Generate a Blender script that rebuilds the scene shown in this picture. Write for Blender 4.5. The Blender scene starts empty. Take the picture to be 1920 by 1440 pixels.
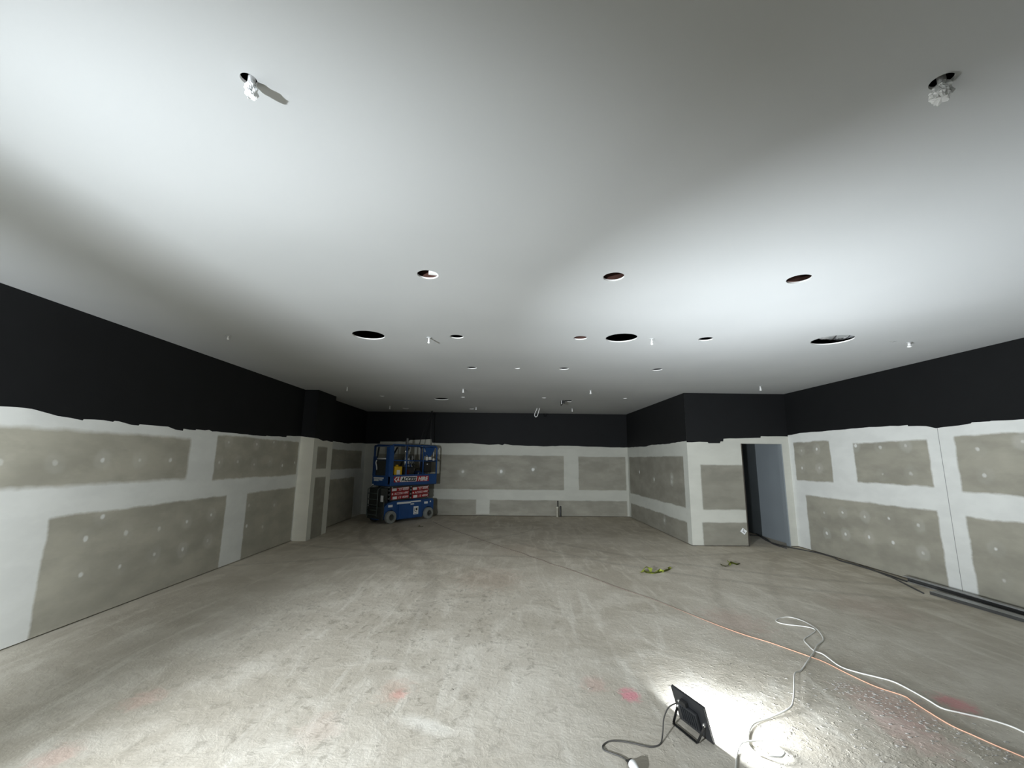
import bpy, bmesh, math, random
from mathutils import Vector, Matrix, geometry
import mathutils.geometry as mg

random.seed(7)
PI = math.pi
COL = bpy.context.scene.collection
H = 3.1
LX, BY, PX, FY, RX = -4.3055, 13.5767, 3.7732, 9.0993, 5.9142
YR = -1.5          # unseen dark rear wall, set close behind the camera to cut bounced light

# ------------------------------------------------------------------ measured outlines (metres)
EDGE_LEFT = [(3.755, 2.067), (4.008, 2.074), (4.246, 2.033), (4.502, 2.013), (4.511, 2.026), (4.627, 2.033), (4.848, 2.028), (4.866, 2.041), (4.92, 2.04), (5.094, 2.014), (5.19, 2.014), (5.202, 2.03), (5.638, 2.035), (5.771, 2.006), (5.906, 1.999), (5.911, 2.027), (6.143, 2.023), (6.152, 2.036), (6.334, 2.033), (6.418, 2.047), (6.49, 2.028), (6.814, 2.032), (7.214, 2.031), (7.519, 2.03), (7.937, 2.034), (7.97, 2.046), (8.681, 2.057), (8.703, 2.085), (9.092, 2.096), (9.266, 2.105)]
EDGE_PIL_FRONT = [(-4.277, 2.107), (-4.028, 2.076)]
EDGE_PIL = [(9.281, 2.075), (9.494, 2.069), (9.741, 2.031), (9.954, 2.049), (10.171, 2.029)]
EDGE_LEFT2 = [(11.023, 2.079), (11.563, 2.067), (12.075, 2.054), (12.405, 2.085), (13.228, 2.114)]
EDGE_BACK = [(-4.319, 2.105), (-3.863, 2.109), (-3.851, 2.175), (-2.984, 2.184), (-2.944, 2.233), (-2.578, 2.254), (-2.283, 2.268), (-2.262, 2.159), (-1.885, 2.147), (-1.064, 2.156), (-0.505, 2.113), (-0.209, 2.132), (-0.093, 2.107), (-0.028, 2.142), (0.236, 2.104), (1.175, 2.082), (1.818, 2.105), (2.38, 2.095), (3.405, 2.073), (3.769, 2.077)]
EDGE_SIDE = [(13.531, 2.075), (11.697, 2.053), (11.293, 2.082), (10.038, 2.064), (9.971, 2.073), (9.33, 2.087), (9.146, 2.087)]
EDGE_FRONT = [(3.763, 2.063), (3.885, 2.059), (4.037, 2.072), (4.216, 2.068), (4.23, 2.046), (4.472, 2.048), (4.486, 2.085), (4.542, 2.086), (4.553, 2.141), (5.075, 2.16), (5.334, 2.17), (5.343, 2.202), (5.958, 2.215)]
EDGE_RIGHT = [(8.979, 2.229), (8.726, 2.252), (8.384, 2.252), (7.649, 2.244), (7.146, 2.245), (6.775, 2.235), (6.338, 2.226), (6.328, 2.209), (6.051, 2.188), (5.919, 2.149), (5.756, 2.159), (5.461, 2.177), (5.446, 2.19), (5.237, 2.185), (5.224, 2.19), (4.882, 2.179)]
DOTS_RIGHT = [(8.726, 1.903), (8.285, 1.926), (8.76, 1.563), (8.272, 1.572), (7.343, 1.956), (6.865, 1.915), (6.42, 1.927), (6.884, 1.499), (6.399, 1.53), (5.429, 1.851), (5.403, 1.534), (4.937, 1.928), (8.272, 0.758), (7.818, 0.81), (7.337, 0.799), (6.876, 0.831), (6.393, 0.805), (8.259, 0.393), (7.798, 0.449), (7.302, 0.486), (6.855, 0.478), (6.386, 0.428), (5.415, 0.663), (5.39, 0.318)]
DOTS_LEFT = [(3.842, 1.594), (4.304, 1.584), (4.802, 1.617), (5.281, 1.617), (5.76, 1.614), (4.756, 0.82), (5.24, 0.798), (5.731, 0.769), (6.211, 0.793), (6.697, 0.825), (4.773, 0.463), (5.232, 0.443), (5.711, 0.471), (6.198, 0.435), (6.696, 0.46), (4.914, 1.018), (6.738, 1.576), (7.201, 1.587), (7.669, 1.538), (8.171, 1.592), (8.637, 1.507), (9.126, 1.561), (6.909, 1.89), (7.685, 1.883), (8.246, 1.943), (8.663, 1.907), (7.649, 0.858), (8.152, 0.439), (7.649, 0.534), (8.476, 0.785)]
DOTS_LEFT_FAINT = []
DOTS_BACK = [(-1.29, 1.283), (-0.122, 1.311), (0.853, 1.377)]
DOTS_SIDE = [(10.023, 1.32), (10.038, 1.211), (11.229, 1.214), (12.433, 1.363), (10.625, 0.295)]
SEAM_Y = 5.908
CORD_WHITE_A = [(1.218, 2.604, 0.006), (1.289, 2.704, 0.006), (1.357, 2.821, 0.006), (1.418, 2.886, 0.006), (1.486, 2.91, 0.006), (1.584, 2.914, 0.006), (1.614, 2.872, 0.006), (1.627, 2.812, 0.006), (1.594, 2.777, 0.006), (1.57, 2.769, 0.006), (1.517, 2.779, 0.006), (1.476, 2.821, 0.006), (1.468, 2.893, 0.006), (1.532, 3.013, 0.006), (1.619, 3.108, 0.006), (1.752, 3.171, 0.006), (1.94, 3.251, 0.006), (2.032, 3.349, 0.006), (2.139, 3.501, 0.006), (2.302, 3.741, 0.006), (2.412, 3.836, 0.006), (2.565, 3.978, 0.006), (2.742, 4.155, 0.006), (2.875, 4.299, 0.006), (3.035, 4.444, 0.006), (3.105, 4.565, 0.006), (3.164, 4.728, 0.006), (3.173, 4.93, 0.006), (3.115, 5.065, 0.006), (2.979, 5.028, 0.006), (2.892, 4.939, 0.006), (2.931, 4.856, 0.006), (3.088, 4.77, 0.006), (3.134, 4.692, 0.006), (3.046, 4.609, 0.006), (2.867, 4.463, 0.006), (2.815, 4.333, 0.006), (2.775, 4.192, 0.006), (2.797, 4.11, 0.006), (2.791, 3.918, 0.006), (2.846, 3.82, 0.006), (2.953, 3.728, 0.006), (3.017, 3.657, 0.006), (3.032, 3.539, 0.006), (3.033, 3.398, 0.006), (3.031, 3.297, 0.006), (3.101, 3.243, 0.006), (3.201, 3.177, 0.006), (3.268, 3.102, 0.006), (3.287, 3.03, 0.006), (3.292, 2.94, 0.006)]
CORD_ORANGE = [(-1.921, 12.226, 0.004), (-1.455, 11.218, 0.004), (-0.815, 10.164, 0.004), (-0.308, 9.293, 0.004), (0.068, 8.66, 0.004), (0.327, 8.286, 0.004), (0.473, 7.983, 0.004), (0.662, 7.703, 0.004), (0.778, 7.442, 0.004), (0.961, 7.2, 0.004), (1.27, 6.643, 0.004), (1.527, 6.144, 0.004), (1.806, 5.697, 0.004), (1.985, 5.312, 0.004), (2.11, 5.041, 0.004), (2.242, 4.768, 0.004), (2.364, 4.561, 0.004), (2.491, 4.401, 0.004), (2.593, 4.229, 0.004), (2.673, 4.092, 0.004), (2.725, 3.984, 0.004), (2.763, 3.786, 0.004), (2.819, 3.591, 0.004), (2.911, 3.463, 0.004), (2.907, 3.387, 0.004), (2.898, 3.259, 0.004), (2.897, 3.104, 0.004), (2.932, 2.998, 0.004), (2.965, 2.9, 0.004), (3.01, 2.798, 0.004), (3.024, 2.723, 0.004)]
CORD_LAMP = [(1.182, 3.1, 0.125), (1.144, 3.099, 0.13), (1.116, 3.095, 0.132), (1.059, 3.076, 0.115), (1.013, 3.034, 0.075), (0.989, 2.988, 0.035), (0.956, 2.927, 0.006), (0.922, 2.894, 0.005), (0.884, 2.884, 0.005), (0.847, 2.891, 0.005), (0.748, 2.928, 0.005), (0.661, 2.939, 0.005), (0.612, 2.912, 0.005), (0.593, 2.881, 0.005), (0.598, 2.852, 0.005), (0.629, 2.83, 0.005), (0.683, 2.794, 0.005), (0.706, 2.758, 0.006)]
PLUG = [(0.692, 2.744, 0.02), (0.715, 2.709, 0.02), (0.718, 2.659, 0.02), (0.731, 2.607, 0.02), (0.752, 2.543, 0.02)]
CABLE_WALL = [(6.004, 10.984, 0.01), (5.892, 10.516, 0.01), (5.611, 9.628, 0.01), (5.622, 9.105, 0.01), (5.735, 8.791, 0.01), (5.841, 8.499, 0.01), (5.873, 8.135, 0.01), (5.791, 7.839, 0.01), (5.807, 7.566, 0.01), (5.807, 7.142, 0.01), (5.78, 6.733, 0.01), (5.755, 6.532, 0.01)]
CABLE_WALL2 = [(5.658, 10.432, 0.01), (5.827, 10.297, 0.01), (5.742, 9.887, 0.01), (5.541, 9.327, 0.01), (5.536, 8.887, 0.01)]
LINE_FLOOR = [(5.685, 7.7, 0.005), (5.825, 7.37, 0.005), (5.798, 6.753, 0.005), (5.434, 5.918, 0.005)]# light settings
P_FLOOD, P_RIGHT, P_LEFT = 60, 0, 0
P_CEILFILL = 62
GAP, TW, TWL = .03, -.165, -.34
D0, RAD, ZS_ = .02, .005, 1.45
GAMMA = 1.0
P_SPOT, SPOT_AIM, SPOT_ANG = 1620, (.35, 6.0, 2.6), 1.36
P_WIN, P_FLOORSPOT, P_WALLSPOT = 0, 1900, 1700
EXPO = 0.0

# ------------------------------------------------------------------ mesh builder
class MB:
    def __init__(s):
        s.bm = bmesh.new(); s.mi = 0
    def _f(s, vs, smooth=False):
        try:
            f = s.bm.faces.new(vs); f.material_index = s.mi; f.smooth = smooth; return f
        except ValueError:
            return None
    def box(s, x0, x1, y0, y1, z0, z1, M=None, bev=0.0):
        v = [Vector(p) for p in ((x0,y0,z0),(x1,y0,z0),(x1,y1,z0),(x0,y1,z0),(x0,y0,z1),(x1,y0,z1),(x1,y1,z1),(x0,y1,z1))]
        if M: v = [M @ p for p in v]
        v = [s.bm.verts.new(p) for p in v]
        fs = [s._f([v[i] for i in q]) for q in ((3,2,1,0),(4,5,6,7),(0,1,5,4),(1,2,6,5),(2,3,7,6),(3,0,4,7))]
        if bev:
            es = {e for f in fs for e in f.edges}
            r = bmesh.ops.bevel(s.bm, geom=list(es), offset=bev, segments=2, profile=.5, affect='EDGES')
            for f in r['faces']: f.material_index = s.mi
        return s
    def prism(s, pts, axis, a, b, M=None):
        """polygon (2D) extruded along axis between a and b"""
        def P(p, t):
            q = {'x': (t, p[0], p[1]), 'y': (p[0], t, p[1]), 'z': (p[0], p[1], t)}[axis]
            q = Vector(q); return M @ q if M else q
        va = [s.bm.verts.new(P(p, a)) for p in pts]; vb = [s.bm.verts.new(P(p, b)) for p in pts]
        s._f(va[::-1]); s._f(vb)
        n = len(pts)
        for i in range(n): s._f([va[i], va[(i+1) % n], vb[(i+1) % n], vb[i]])
        return s
    def tube(s, pts, r, n=8, caps=True, M=None, flat=None):
        pts = [Vector(p) for p in pts]
        if M: pts = [M @ p for p in pts]
        rs = r if isinstance(r, (list, tuple)) else [r]*len(pts)
        rings = []; prev = None
        for i, p in enumerate(pts):
            t = (pts[min(i+1, len(pts)-1)] - pts[max(i-1, 0)]).normalized()
            if prev is None:
                u = t.cross(Vector((0,0,1)))
                if u.length < 1e-3: u = t.cross(Vector((1,0,0)))
            else:
                u = prev - t*prev.dot(t)
            u.normalize(); prev = u; w = t.cross(u)
            rings.append([s.bm.verts.new(p + (u*math.cos(2*PI*k/n) + w*math.sin(2*PI*k/n)*(flat or 1))*rs[i]) for k in range(n)])
        for a, b in zip(rings, rings[1:]):
            for k in range(n): s._f([a[k], a[(k+1) % n], b[(k+1) % n], b[k]], True)
        if caps: s._f(rings[0][::-1]); s._f(rings[-1])
        return s
    def lathe(s, prof, n=24, M=None, caps=True):
        """prof: (radius, height) pairs around local z"""
        rings = []
        for r, z in prof:
            ring = []
            for k in range(n):
                p = Vector((r*math.cos(2*PI*k/n), r*math.sin(2*PI*k/n), z))
                ring.append(s.bm.verts.new(M @ p if M else p))
            rings.append(ring)
        for a, b in zip(rings, rings[1:]):
            for k in range(n): s._f([a[k], a[(k+1) % n], b[(k+1) % n], b[k]], True)
        if caps: s._f(rings[0][::-1]); s._f(rings[-1])
        return s
    def ribbon(s, pts, w, M=None):
        """flat strap: pts (x,y,z,roll)"""
        P = [Vector(p[:3]) for p in pts]; prev = None; L = []
        for i, p in enumerate(P):
            t = (P[min(i+1, len(P)-1)] - P[max(i-1, 0)]).normalized()
            side = t.cross(Vector((0,0,1))).normalized(); up = side.cross(t)
            a = pts[i][3]; d = side*math.cos(a) + up*math.sin(a)
            L.append((s.bm.verts.new(p - d*w/2), s.bm.verts.new(p + d*w/2)))
        for a, b in zip(L, L[1:]): s._f([a[0], a[1], b[1], b[0]], True)
        return s
    def blob(s, c, r, seed=0, rough=.3, sub=2, squash=(1,1,1)):
        rnd = random.Random(seed)
        g = bmesh.ops.create_icosphere(s.bm, subdivisions=sub, radius=1.0)
        for v in g['verts']:
            k = r*(1 + rough*(rnd.random()-.5)*2)
            v.co = Vector(c) + Vector((v.co.x*k*squash[0], v.co.y*k*squash[1], v.co.z*k*squash[2]))
        for v in g['verts']:
            for f in v.link_faces: f.material_index = s.mi
        return s
    def build(s, name, mats, parent=None, loc=None, rot=None):
        me = bpy.data.meshes.new(name); bmesh.ops.recalc_face_normals(s.bm, faces=s.bm.faces[:])
        s.bm.to_mesh(me); s.bm.free()
        for m in (mats if isinstance(mats, (list, tuple)) else [mats]): me.materials.append(m)
        o = bpy.data.objects.new(name, me); COL.objects.link(o)
        if parent: o.parent = parent
        if loc: o.location = loc
        if rot: o.rotation_euler = rot
        return o

def tag(o, label=None, cat=None, group=None, kind=None):
    if label: o['label'] = label
    if cat: o['category'] = cat
    if group: o['group'] = group
    if kind: o['kind'] = kind
    return o
def thing(name, label, cat, loc=(0,0,0), rz=0, group=None):
    o = bpy.data.objects.new(name, None); COL.objects.link(o); o.empty_display_size = .1
    o.location = loc; o.rotation_euler = (0,0,rz)
    return tag(o, label, cat, group)
def spline(pts, k=6):
    P = [Vector(p) for p in pts]; P = [P[0]*2-P[1]] + P + [P[-1]*2-P[-2]]; out = []
    for i in range(1, len(P)-2):
        a, b, c, d = P[i-1:i+3]
        for j in range(k):
            t = j/k
            out.append(.5*((2*b) + (c-a)*t + (2*a-5*b+4*c-d)*t*t + (3*b-a-3*c+d)*t**3))
    out.append(P[-2]); return out

# ------------------------------------------------------------------ materials
class NT:
    def __init__(s, name, rough=.6, spec=.4, metal=0.0):
        s.m = bpy.data.materials.new(name); s.m.use_nodes = True
        s.t = s.m.node_tree; s.b = s.t.nodes['Principled BSDF']
        s.b.inputs['Roughness'].default_value = rough; s.b.inputs['Specular IOR Level'].default_value = spec
        s.b.inputs['Metallic'].default_value = metal
    def nd(s, ty, **kw):
        n = s.t.nodes.new(ty)
        for k, v in kw.items(): setattr(n, k, v)
        return n
    def lk(s, a, b):
        if isinstance(a, (int, float)): b.default_value = a
        elif isinstance(a, (tuple, list)): b.default_value = tuple(a) + ((1,) if len(a) == 3 and len(b.default_value) == 4 else ())
        else: s.t.links.new(a, b)
    def math(s, op, a, b=0.0, c=0.0, clamp=False):
        n = s.nd('ShaderNodeMath', operation=op, use_clamp=clamp)
        s.lk(a, n.inputs[0]); s.lk(b, n.inputs[1]); s.lk(c, n.inputs[2]); return n.outputs[0]
    def noise(s, vec, scale, detail=3, rough=.5, dist=0.0, col=False):
        n = s.nd('ShaderNodeTexNoise'); s.lk(vec, n.inputs['Vector'])
        n.inputs['Scale'].default_value = scale; n.inputs['Detail'].default_value = detail
        n.inputs['Roughness'].default_value = rough; n.inputs['Distortion'].default_value = dist
        return n.outputs['Color' if col else 'Fac']
    def mapr(s, v, a, b, c=0.0, d=1.0, smooth=True):
        n = s.nd('ShaderNodeMapRange', interpolation_type='SMOOTHSTEP' if smooth else 'LINEAR')
        s.lk(v, n.inputs[0]); s.lk(a, n.inputs[1]); s.lk(b, n.inputs[2]); s.lk(c, n.inputs[3]); s.lk(d, n.inputs[4])
        return n.outputs[0]
    def mix(s, f, a, b, blend='MIX'):
        n = s.nd('ShaderNodeMix', data_type='RGBA', blend_type=blend)
        s.lk(f, n.inputs[0]); s.lk(a, n.inputs[6]); s.lk(b, n.inputs[7]); return n.outputs[2]
    def obj(s): return s.nd('ShaderNodeTexCoord').outputs['Object']
    def sep(s, v):
        n = s.nd('ShaderNodeSeparateXYZ'); s.lk(v, n.inputs[0]); return n.outputs
    def comb(s, x, y, z):
        n = s.nd('ShaderNodeCombineXYZ'); s.lk(x, n.inputs[0]); s.lk(y, n.inputs[1]); s.lk(z, n.inputs[2]); return n.outputs[0]
    def vscale(s, v, sc, rot=(0,0,0)):
        n = s.nd('ShaderNodeMapping'); s.lk(v, n.inputs[0]); n.inputs['Scale'].default_value = sc; n.inputs['Rotation'].default_value = rot
        return n.outputs[0]
    def color(s, c): s.lk(c, s.b.inputs['Base Color']); return s
    def bump(s, h, strength=.3, dist=.01):
        n = s.nd('ShaderNodeBump'); s.lk(h, n.inputs['Height']); n.inputs['Strength'].default_value = strength
        n.inputs['Distance'].default_value = dist; s.t.links.new(n.outputs[0], s.b.inputs['Normal']); return s

def simple(name, c, rough=.6, spec=.4, metal=0.0, var=.12, scale=14, bump=0.0):
    n = NT(name, rough, spec, metal); v = n.obj()
    f = n.noise(v, scale, 3)
    lo = tuple(x*(1-var) for x in c); hi = tuple(min(1, x*(1+var)) for x in c)
    n.color(n.mix(f, lo, hi))
    if bump: n.bump(n.noise(v, scale*4, 3), bump, .003)
    return n.m
def emissive(name, c, strength):
    n = NT(name); n.b.inputs['Emission Color'].default_value = (*c, 1); n.b.inputs['Emission Strength'].default_value = strength
    n.color(c); return n.m

def dist_group():
    g = bpy.data.node_groups.new('spot_distance', 'ShaderNodeTree')
    for nm in ('U', 'V', 'CU', 'CV'): g.interface.new_socket(nm, in_out='INPUT', socket_type='NodeSocketFloat')
    g.interface.new_socket('D', in_out='OUTPUT', socket_type='NodeSocketFloat')
    a = g.nodes.new('NodeGroupInput'); o = g.nodes.new('NodeGroupOutput')
    def m(op, x, y):
        n = g.nodes.new('ShaderNodeMath'); n.operation = op
        g.links.new(x, n.inputs[0]); g.links.new(y, n.inputs[1]); return n.outputs[0]
    du = m('SUBTRACT', a.outputs[0], a.outputs[2]); dv = m('SUBTRACT', a.outputs[1], a.outputs[3])
    s = m('ADD', m('MULTIPLY', du, du), m('MULTIPLY', dv, dv))
    q = g.nodes.new('ShaderNodeMath'); q.operation = 'SQRT'; g.links.new(s, q.inputs[0]); g.links.new(q.outputs[0], o.inputs[0])
    return g
def rect_group():
    g = bpy.data.node_groups.new('board_rectangle', 'ShaderNodeTree')
    for nm in ('U', 'V', 'U0', 'U1', 'V0', 'V1', 'S'): g.interface.new_socket(nm, in_out='INPUT', socket_type='NodeSocketFloat')
    g.interface.new_socket('M', in_out='OUTPUT', socket_type='NodeSocketFloat')
    a = g.nodes.new('NodeGroupInput').outputs; o = g.nodes.new('NodeGroupOutput')
    def m(op, x, y, cl=False):
        n = g.nodes.new('ShaderNodeMath'); n.operation = op; n.use_clamp = cl
        for q, i in ((x, 0), (y, 1)):
            if isinstance(q, (int, float)): n.inputs[i].default_value = q
            else: g.links.new(q, n.inputs[i])
        return n.outputs[0]
    def edge(p, q): return m('ADD', m('DIVIDE', m('SUBTRACT', p, q), a[6]), .5, True)
    r = m('MULTIPLY', m('MULTIPLY', edge(a[0], a[2]), edge(a[3], a[0])), m('MULTIPLY', edge(a[1], a[4]), edge(a[5], a[1])))
    g.links.new(r, o.inputs[0]); return g
G_DIST, G_RECT = dist_group(), rect_group()

PLASTER = (.82, .83, .79); BOARD = (.325, .31, .255)
def wall_mat(name, axis, patches, dots, edge=.03, dot_r=.03, tint=None, seam=None, wob=.03, smear=.13, bm=1.0):
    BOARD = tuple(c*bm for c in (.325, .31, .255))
    n = NT(name, .75, .25); o = n.obj(); X = n.sep(o)
    U = X[0] if axis == 'x' else X[1]; V = X[2]
    d = n.sep(n.noise(n.vscale(o, (1,1,1.6)), 3.2, 5, .62, col=True))
    Uw = n.math('ADD', U, n.math('MULTIPLY', n.math('SUBTRACT', d[0], .5), wob*2))
    Vw = n.math('ADD', V, n.math('MULTIPLY', n.math('SUBTRACT', d[1], .5), wob*2.4))
    mask = 0.0
    for (u0, u1, v0, v1, *sf) in patches:
        g = n.nd('ShaderNodeGroup'); g.node_tree = G_RECT
        for s_, val in zip(g.inputs, (Uw, Vw, u0, u1, v0, v1, sf[0] if sf else edge)): n.lk(val, s_)
        mask = g.outputs[0] if isinstance(mask, float) else n.math('MAXIMUM', mask, g.outputs[0])
    D = None
    for (u, v) in dots:
        g = n.nd('ShaderNodeGroup'); g.node_tree = G_DIST
        for s_, val in zip(g.inputs, (U, V, u, v)): n.lk(val, s_)
        D = g.outputs[0] if D is None else n.math('MINIMUM', D, g.outputs[0])
    f1 = n.noise(n.vscale(o, (.7,.7,1.5)), 2.4, 5, .6)
    f2 = n.noise(n.vscale(o, (1,1,2.2)), 1.6, 4, .55)
    board = n.mix(n.mapr(f2, .3, .7), tuple(c*.88 for c in BOARD), tuple(c*1.10 for c in BOARD))
    board = n.mix(n.mapr(f1, .45, .75, 0, .35), board, tuple(c*1.5 for c in BOARD))
    pl = n.mix(n.mapr(f1, .35, .65), tuple(c*.93 for c in PLASTER), PLASTER)
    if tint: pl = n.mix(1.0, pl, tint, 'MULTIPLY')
    if D is not None:
        Dw = n.math('ADD', D, n.math('MULTIPLY', n.math('SUBTRACT', n.noise(o, 9, 3), .5), .06))
        halo = n.math('MULTIPLY', n.mapr(Dw, .07, smear, 1, 0), n.mapr(n.noise(o, 1.7, 1), .38, .62, .03, .17))
        core = n.math('MULTIPLY', n.mapr(Dw, dot_r*.35, dot_r*1.25, 1, 0), n.mapr(n.noise(o, 2.3, 1), .38, .58, .45, .95))
        board = n.mix(n.math('MAXIMUM', halo, core), board, tuple(c*.97 for c in PLASTER))
    c = n.mix(mask, pl, board) if patches else pl
    if seam is not None:
        s = n.mapr(n.math('ABSOLUTE', n.math('SUBTRACT', n.math('ADD', U, n.math('MULTIPLY', d[0], .006)), seam)), .002, .006, 1, 0)
        c = n.mix(n.math('MULTIPLY', s, .75), c, (.12, .12, .115))
    n.color(c); n.bump(n.noise(o, 60, 3), .08, .002)
    return n.m

def floor_mat():
    n = NT('dusty_concrete', .82, .25); o = n.obj(); X = n.sep(o)
    big = n.noise(o, .45, 4, .55); mid = n.noise(o, 2.2, 6, .62, .4); fine = n.noise(o, 11, 6, .68, .6); grit = n.noise(o, 70, 4, .7)
    sweep = n.noise(n.vscale(o, (3.0, .55, 1), (0,0,math.radians(-52))), 1.5, 6, .6, 1.2)
    sweep2 = n.noise(n.vscale(o, (2.6, .7, 1), (0,0,math.radians(30))), 2.6, 6, .62, 1.6)
    base = n.mix(n.mapr(big, .35, .65), (.42, .40, .355), (.53, .515, .475))
    base = n.mix(n.mapr(mid, .42, .72, 0, .6), base, (.64, .635, .6))
    base = n.mix(n.mapr(sweep, .5, .7, 0, .5), base, (.68, .68, .65))
    # rough, scraped area in the middle: dark flecks
    area = n.mapr(n.math('SQRT', n.math('ADD', n.math('POWER', n.math('ADD', X[0], .9), 2), n.math('POWER', n.math('MULTIPLY', n.math('SUBTRACT', X[1], 4.6), .62), 2))), .6, 2.3, 1, 0)
    fl = n.math('MULTIPLY', n.mapr(fine, .50, .60), n.mapr(sweep2, .44, .6))
    base = n.mix(n.math('MULTIPLY', fl, n.math('ADD', n.math('MULTIPLY', area, .42), .10)), base, (.20, .185, .155))
    base = n.mix(n.mapr(grit, .62, .8, 0, .25), base, (.2, .19, .17))
    # light dusty strip along the left wall
    base = n.mix(n.mapr(X[0], -4.0, -4.25, 0, .45), base, (.56, .55, .51))
    # far floor a little browner and darker
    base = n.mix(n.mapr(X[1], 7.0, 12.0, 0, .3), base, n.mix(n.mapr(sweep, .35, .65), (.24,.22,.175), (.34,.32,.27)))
    # tyre tracks: arcs
    tr = 0.0
    wb = n.math('MULTIPLY', n.math('SUBTRACT', mid, .5), .12)
    for (cx, cy, r, w, k, y0, y1) in ((4.5, 12.5, 7.3, .07, .5, 7, 13), (4.5, 12.5, 8.0, .07, .45, 7, 13), (-9.5, 5.2, 8.6, .08, .35, 4, 11), (7.5, 14.0, 8.6, .06, .4, 4, 10), (7.5, 14.0, 7.9, .06, .4, 4, 10),
                                      (1.0, 22, 14.0, .06, .3, 5, 12), (-7, 16, 9.2, .05, .3, 6, 12), (10.5, 3.0, 7.6, .05, .25, 4, 9), (10.5, 3.0, 8.3, .05, .25, 4, 9)):
        g = n.nd('ShaderNodeGroup'); g.node_tree = G_DIST
        for s_, val in zip(g.inputs, (X[0], X[1], cx, cy)): n.lk(val, s_)
        d = n.math('ABSOLUTE', n.math('ADD', n.math('SUBTRACT', g.outputs[0], r), wb))
        m = n.math('MULTIPLY', n.mapr(d, w*.5, w*1.7, k, 0), n.math('MULTIPLY', n.mapr(X[1], y0, y0+1.2), n.mapr(X[1], y1-1.2, y1, 1, 0)))
        tr = m if isinstance(tr, float) else n.math('MAXIMUM', tr, m)
    base = n.mix(n.math('MULTIPLY', n.math('MULTIPLY', tr, .62), n.mapr(fine, .3, .6, .4, 1)), base, (.15, .135, .11))
    # marking-paint and stain marks
    for (cx, cy, r, k, c) in ((.92, 3.47, .085, .62, (.75,.23,.33)), (.70, 3.62, .12, .22, (.62,.33,.32)), (-.78, 3.52, .16, .25, (.46,.27,.2)), (-.74, 3.47, .07, .35, (.72,.32,.3)),
                              (-2.48, 3.40, .13, .2, (.66,.36,.33)), (-2.49, 2.80, .13, .22, (.68,.34,.3)), (3.19, 3.37, .13, .6, (.62,.24,.28)), (2.70, 3.35, .28, .3, (.56,.33,.33)),
                              (2.55, 3.02, .22, .25, (.58,.33,.34)), (2.45, 4.95, .38, .3, (.42,.27,.24)), (-1.14, 3.07, .17, .1, (.62,.37,.33)), (-.2, 6.6, .6, .22, (.40,.28,.22)), (4.3, 5.4, .5, .2, (.40,.28,.25)), (.3, 8.6, .6, .22, (.36,.27,.20))):
        g = n.nd('ShaderNodeGroup'); g.node_tree = G_DIST
        for s_, val in zip(g.inputs, (X[0], n.math('MULTIPLY', X[1], .8), cx, cy*.8)): n.lk(val, s_)
        d = n.math('ADD', g.outputs[0], n.math('MULTIPLY', n.math('SUBTRACT', fine, .5), r*2.2))
        base = n.mix(n.mapr(d, r*.3, r*1.15, k, 0), base, c)
    # chalky white smear in the foreground
    g = n.nd('ShaderNodeGroup'); g.node_tree = G_DIST
    rx = n.math('ADD', n.math('MULTIPLY', X[0], .9), n.math('MULTIPLY', X[1], -.45)); ry = n.math('ADD', n.math('MULTIPLY', X[0], 1.3), n.math('MULTIPLY', X[1], 2.6))
    for s_, val in zip(g.inputs, (rx, ry, -.476*.9-3.1*.45, -.476*1.3+3.1*2.6)): n.lk(val, s_)
    base = n.mix(n.mapr(n.math('ADD', g.outputs[0], n.math('MULTIPLY', fine, .2)), .12, .42, .7, 0), base, (.72,.73,.71))
    base = n.mix(1.0, base, n.mix(n.mapr(X[1], 3.5, 8.0), (1.04, .99, .915), (1.33, 1.24, 1.12)), 'MULTIPLY')  # warms the floor and paints extra light into its colour with distance
    n.color(base)
    # relief: trowel marks and lumps, strongest near the right foreground
    rl = n.mapr(n.math('SQRT', n.math('ADD', n.math('POWER', n.math('SUBTRACT', X[0], 2.5), 2), n.math('POWER', n.math('SUBTRACT', X[1], 3.3), 2))), .3, 2.1, 1.7, .15)
    hgt = n.math('ADD', n.math('ADD', n.math('MULTIPLY', fine, .55), n.math('MULTIPLY', grit, .12)), n.math('MULTIPLY', n.math('MULTIPLY', n.mapr(n.noise(o, 24, 4, .6, .4), .55, .75), rl), .5))
    hgt = n.math('ADD', hgt, n.math('MULTIPLY', mid, 1.2))
    n.bump(hgt, .45, .02)
    return n.m

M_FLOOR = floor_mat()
def ceiling_mat():
    n = NT('white_ceiling_board', .8, .2); o = n.obj()
    n.color(n.mix(n.mapr(n.noise(o, .6, 2), .3, .7), (.435, .445, .44), (.465, .475, .47))); n.bump(n.noise(o, 90, 2), .04, .002); return n.m
M_CEIL = ceiling_mat()
M_CUT = simple('cut_gypsum_edge', (.9, .89, .86), .9, .1, var=.05)
M_BLACK = simple('matt_black_paint', (.0055, .006, .0066), .72, .3, var=.25, scale=3)
M_DARKVOID = simple('dark_void', (.03, .022, .02), .9, .1)
M_TIMBER = simple('dark_timber', (.07, .034, .026), .8, .2, var=.4, scale=8)
M_GREYBOARD = simple('grey_blue_board', (.27, .30, .315), .75, .25, var=.07, scale=2)
M_STUD = simple('brown_stud', (.06, .05, .04), .7, .3)
M_WHITE = simple('white_plastic', (.82, .82, .8), .45, .4, var=.05)
M_WRAP = simple('crumpled_white_plastic', (.85, .86, .86), .35, .5, var=.12, scale=60, bump=.5)
M_CORD = simple('white_cord_rubber', (.62, .61, .57), .5, .4, var=.1)
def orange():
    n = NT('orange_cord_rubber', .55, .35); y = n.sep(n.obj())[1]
    n.color(n.mix(n.mapr(y, 4.4, 5.6), (.55, .31, .21), (.22, .175, .145))); return n.m
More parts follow.
